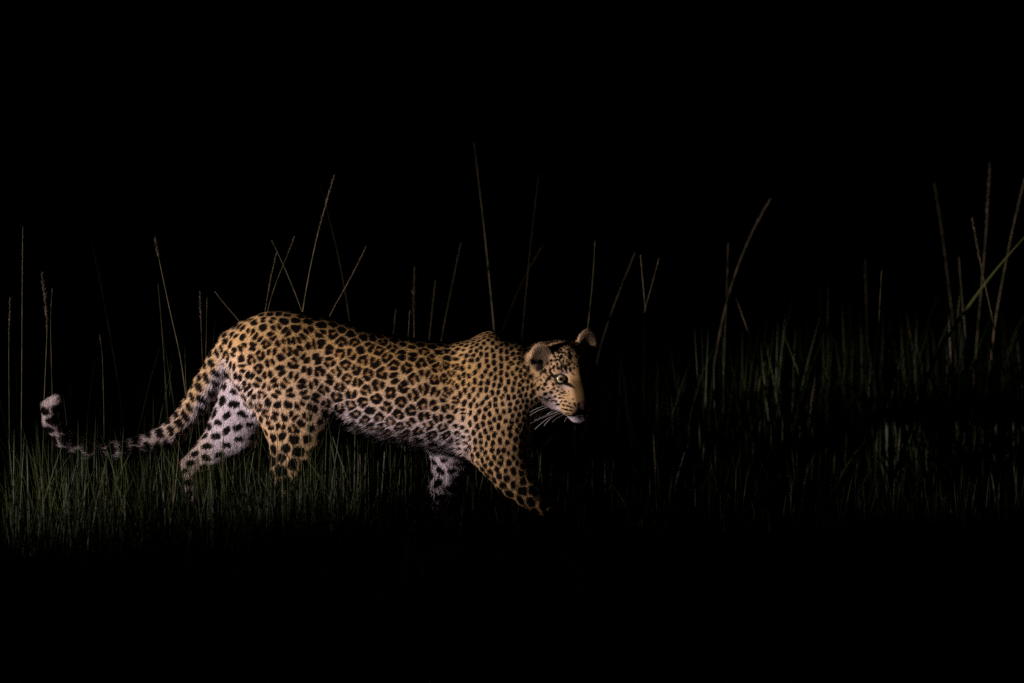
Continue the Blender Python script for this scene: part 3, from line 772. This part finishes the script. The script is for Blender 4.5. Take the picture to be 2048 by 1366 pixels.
field(420, -1.12, -.52, -.36, -.14, .22, .42, 45, .04)
# a looser stand of taller blades on the open side ahead of the animal and by the tail
field(3200, .35, 2.4, 1.4, 2.8, .38, .62, 170, .10, 1.8)
field(1100, -1.9, -.75, .25, 1.4, .34, .62, 90, .09, 1.0)
ov, of, oc, base_ = [], [], [], 0
for v, f, c in parts_:
    ov.append(v); of.append(f + base_); oc.append(c); base_ += len(v)
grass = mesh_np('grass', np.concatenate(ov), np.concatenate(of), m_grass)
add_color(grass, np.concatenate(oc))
grass['kind'] = 'stuff'; grass['label'] = 'dense green grass blades standing all over the dark ground'; grass['category'] = 'grass'

# ---------------------------------------------------------------- single tall stalks
def stalk(name, pix, Y, head, fuzz, rad, label, cat='grass stalk', group=None, blade=False):
    pts = [P(x, y, Y) for x, y in pix]
    a_, b_ = pts[-2], pts[-1]
    d = nrm(b_ - a_)
    d = nrm(np.array([d[0] * .5, 0, min(d[2], -.3)]))
    g = b_ + d * ((b_[2] + .02) / -d[2])
    pts.append(g)
    pts = np.array(pts)
    L = np.concatenate([[0], np.cumsum(np.linalg.norm(np.diff(pts, axis=0), axis=1))]); ts = np.linspace(0, L[-1], 26)
    q = np.stack([np.interp(ts, L, pts[:, i]) for i in range(3)], -1)
    for _ in range(3): q[1:-1] = .5 * q[1:-1] + .25 * (q[:-2] + q[2:])
    q[:, 1] += .012 * np.sin(ts * 3 + Y * 7); 
    root_ = bpy.data.objects.new(name, None); COL.objects.link(root_); root_.location = q[-1]
    root_['label'] = label; root_['category'] = cat
    if group: root_['group'] = group
    loc = q - q[-1]
    if blade:
        prof = rad * np.sin(np.linspace(.02, 1, 26) * math.pi * .6) ** .7
        tdir = nrm(np.gradient(loc, axis=0)); sd = nrm(np.cross(tdir, (0.2, -1, .1)))
        up = np.cross(sd, tdir)
        v = np.concatenate([loc - sd * prof[:, None], loc + up * prof[:, None] * .25, loc + sd * prof[:, None]])
        f = []
        for i in range(25): f += [(i, i + 26, i + 27, i + 1), (i + 26, i + 52, i + 53, i + 27)]
        o = mesh_np('leaf', v, np.array(f), m_grass, root_)
        add_color(o, np.tile(np.array([.060, .068, .016]), (len(v), 1)))
        return root_
    rr = rad * np.linspace(.45, 1.15, 26)
    v, f = tube(loc, rr, 6); mesh_np('stem', v, f, m_stem, root_)
    if head > 0:
        hl_ = head * PX
        m_ = ts <= hl_ + 1e-6
        nb = int(70 + hl_ * 500)
        tt2 = rng.random(nb) * hl_
        c = np.stack([np.interp(tt2, ts, loc[:, i]) for i in range(3)], -1)
        td = nrm(np.stack([np.interp(tt2, ts, np.gradient(loc, axis=0)[:, i]) for i in range(3)], -1))
        out = rng.normal(size=(nb, 3)); out = nrm(out - td * (out * td).sum(1, keepdims=True))
        env = np.sin((.12 + .88 * tt2 / hl_) * math.pi * .93) ** .6
        ln = (fuzz * rng.uniform(.5, 1.2, nb) * env)[:, None]
        dirb = nrm(out * .55 - td * .9)
        sdv = nrm(np.cross(dirb, out)); wv = .0011
        a0 = c - sdv * wv; a1 = c + sdv * wv; mid = c + dirb * ln * .5; tip = c + dirb * ln
        vv = np.stack([a0, a1, mid + sdv * wv * 1.1 + out * .001, tip, mid - sdv * wv * 1.1 + out * .001], 1).reshape(-1, 3)
        b5 = np.arange(nb) * 5
        ff = np.concatenate([np.stack([b5, b5 + 1, b5 + 2], -1), np.stack([b5, b5 + 2, b5 + 4], -1), np.stack([b5 + 4, b5 + 2, b5 + 3], -1)])
        mesh_np('seed_head', vv, ff, m_seed, root_, smooth=False)
    return root_

gB = 'thin dim stalks standing behind the back'; gR = 'dim stalks standing in the grass ahead of the face'; gT = 'dim stalks standing in the grass above the tail'
S = [
 ([(46,452),(44,600),(42,870)], -.05, 160, .006, .0018, 'tallest thin seed stalk standing upright beyond the tail tip', None),
 ([(20,595),(17,700),(18,860)], .0, 80, .012, .0018, 'short bristly seed stalk beside the tallest thin one by the tail tip', None),
 ([(84,548),(95,640),(88,790)], .05, 120, .020, .0022, 'stalk with a broad feathery seed head above the curled tail tip', None),
 ([(104,577),(100,640),(104,800)], .08, 50, .004, .0014, 'slender bare stalk close beside the feathery one above the tail tip', None),
 ([(184,475),(212,620),(240,780)], .5, 120, .014, .0018, 'dim leaning seed stalk in the grass above the middle of the tail', None),
 ([(199,670),(204,700),(207,810)], .2, 30, .006, .0018, 'short stubby seed stalk above the middle of the tail', None),
 ([(309,475),(322,540),(340,625),(362,715)], .2, 45, .016, .0021, 'leaning stalk with a drooping tuft and pale lower stem left of the rump', None),
 ([(316,568),(325,670),(336,830)], .40, 0, 0, .0016, 'straight thin green stalk beside the tufted leaning one', None),
 ([(364,512),(362,600),(361,720)], 1.3, 90, .006, .0018, 'dim brown spike standing between the tufted stalk and the rump', None),
 ([(400,583),(402,640),(406,740)], .45, 62, .014, .0018, 'fuzzy brown seed head standing just behind the tail base', None),
 ([(414,596),(413,650),(411,740)], .40, 22, .003, .0013, 'fine green stalk right beside the fuzzy head at the tail base', None),
 ([(429,583),(446,608),(490,652)], .30, 0, 0, .0016, 'short pale stem leaning down onto the rump', None),
 ([(669,349),(645,430),(625,510),(604,625)], .30, 160, .012, .0022, 'tallest bright seed stalk rising from behind the hips', None),
 ([(589,473),(576,508),(545,580),(530,640)], .35, 36, .007, .0013, 'thin stalk with a small pale cigar-shaped seed head above the hips', None),
 ([(553,505),(540,560),(527,640)], .35, 110, .007, .0014, 'short rough seed spike rising close behind the rump', None),
 ([(543,480),(570,535),(612,640)], .45, 0, 0, .0017, 'bare green stem slanting across the seed stalks above the hips', None),
 ([(733,492),(700,560),(650,645)], .50, 150, .006, .0016, 'rough seed stalk slanting away from the hips over the loins', None),
 ([(829,537),(827,610),(829,690)], .9, 110, .020, .0024, 'bushy seed head standing upright behind the middle of the back', None),
 ([(820,620),(815,690)], .5, 20, .003, .0014, 'tiny thin stalk next to the bushy seed head behind the back', None),
 ([(792,618),(785,680)], .8, 25, .005, .0014, 'short thin spike peeping over the middle of the back', None),
 ([(871,560),(857,690)], 1.1, 100, .010, .0024, 'thick dim brown spike behind the back before the shoulders', None),
 ([(922,485),(900,590),(880,690)], 1.1, 80, .005, .0018, 'dim thin stalk leaning behind the back just before the shoulders', None),
 ([(948,285),(968,450),(990,670)], 1.2, 380, .006, .0034, 'very tall dim brown stalk rising behind the shoulder blade', None),
 ([(1077,350),(1060,500),(1043,680)], 1.4, 0, 0, .0013, 'tall thin dim stalk rising behind the neck', None),
 ([(1085,490),(1040,570),(1000,670)], 1.5, 60, .006, .0018, 'very faint stalk slanting behind the shoulder blade', None),
 ([(1190,482),(1186,560),(1172,690)], .9, 26, .003, .0013, 'thin thread-like stalk rising behind the far ear', None),
 ([(1270,505),(1235,590),(1200,690)], 1.5, 80, .005, .0019, 'stalk bending away right beside the far ear', None),
 ([(1281,510),(1290,610),(1299,700)], .9, 0, 0, .0020, 'straight pale stem ahead of the face, crossed by a thin thread-like one', None),
 ([(1318,517),(1290,620),(1255,740)], .9, 24, .004, .0012, 'thread-like stalk crossing the straight pale stem ahead of the face', None),
 ([(1541,398),(1500,470),(1462,570),(1440,660),(1425,760)], 1.8, 130, .016, .0036, 'tall curved stalk with a nodding seed head ahead of the leopard', None),
 ([(1456,487),(1454,580),(1449,700)], 1.75, 60, .005, .0024, 'short upright stem crossing the tall curved stalk', None),
 ([(1809,290),(1802,480),(1797,690)], 3.0, 200, .010, .0026, 'faint tall straight stalk in the dark between the hair-thin stalk and the broad leaf', None),
 ([(1945,180),(1920,280),(1888,440),(1870,640)], 3.2, 200, .012, .0026, 'faintest and tallest stalk, its top leaning over the other dim ones ahead of the face', None),
 ([(1868,365),(1882,450),(1908,660)], 2.4, 180, .012, .0026, 'faint stalk leaning back towards the leopard above the broad slanting leaf', None),
 ([(1980,330),(1972,470),(1960,600),(1950,720)], 2.2, 170, .016, .0026, 'faint upright stalk with a fuzzy brown head above the broad slanting leaf', None),
 ([(1945,435),(1958,510),(1975,590),(2005,725)], 1.1, 140, .014, .0020, 'bristly seed stalk with pale lower stem crossing the broad slanting leaf', None),
 ([(2055,340),(2025,460),(1990,640)], 2.0, 120, .010, .0030, 'faint stalk rising past the high end of the broad slanting leaf', None),
 ([(1920,592),(1912,660),(1906,740)], 1.2, 30, .004, .0016, 'short thin stalk under the broad slanting leaf', None),
 ([(1918,515),(1928,640),(1947,800)], 1.8, 60, .006, .0022, 'dim green stem leaning under the middle of the broad slanting leaf', None),
 ([(1730,520),(1733,620),(1735,720)], 2.4, 140, .018, .0036, 'thick blurred brown seed spike beside the hair-thin stalk', None),
 ([(1764,540),(1758,640),(1758,760)], 1.0, 30, .003, .0012, 'hair-thin upright stalk standing alone between the curved stalk and the broad leaf', None),
 ([(1838,608),(1825,660),(1812,730)], 1.4, 60, .005, .0018, 'short tilted stalk near the foot of the broad slanting leaf', None),
 ([(1641,575),(1640,700)], 2.4, 90, .010, .0024, 'small blurred brown spike between the curved stalk and the thick brown one', None),
 ([(1855,510),(1868,580),(1886,660)], 2.8, 100, .010, .0024, 'very faint stem leaning beside the low end of the broad slanting leaf', None),
 ([(585,180),(630,330),(670,480),(695,600)], 1.0, 260, .008, .0024, 'very faint tall stalk leaning over behind the hips', None),
]
for pix, Y, hd_, fz, rd, lb, gp in S:
    stalk('grass_stalk', pix, Y, hd_, fz, rd, lb, group=gp)
stalk('grass_stalk', [(2060, 462), (1990, 540), (1930, 620), (1865, 720)], 1.3, 0, 0, .0075, 'broad green leaf slanting across the stalks ahead of the leopard', 'grass stalk', blade=True)
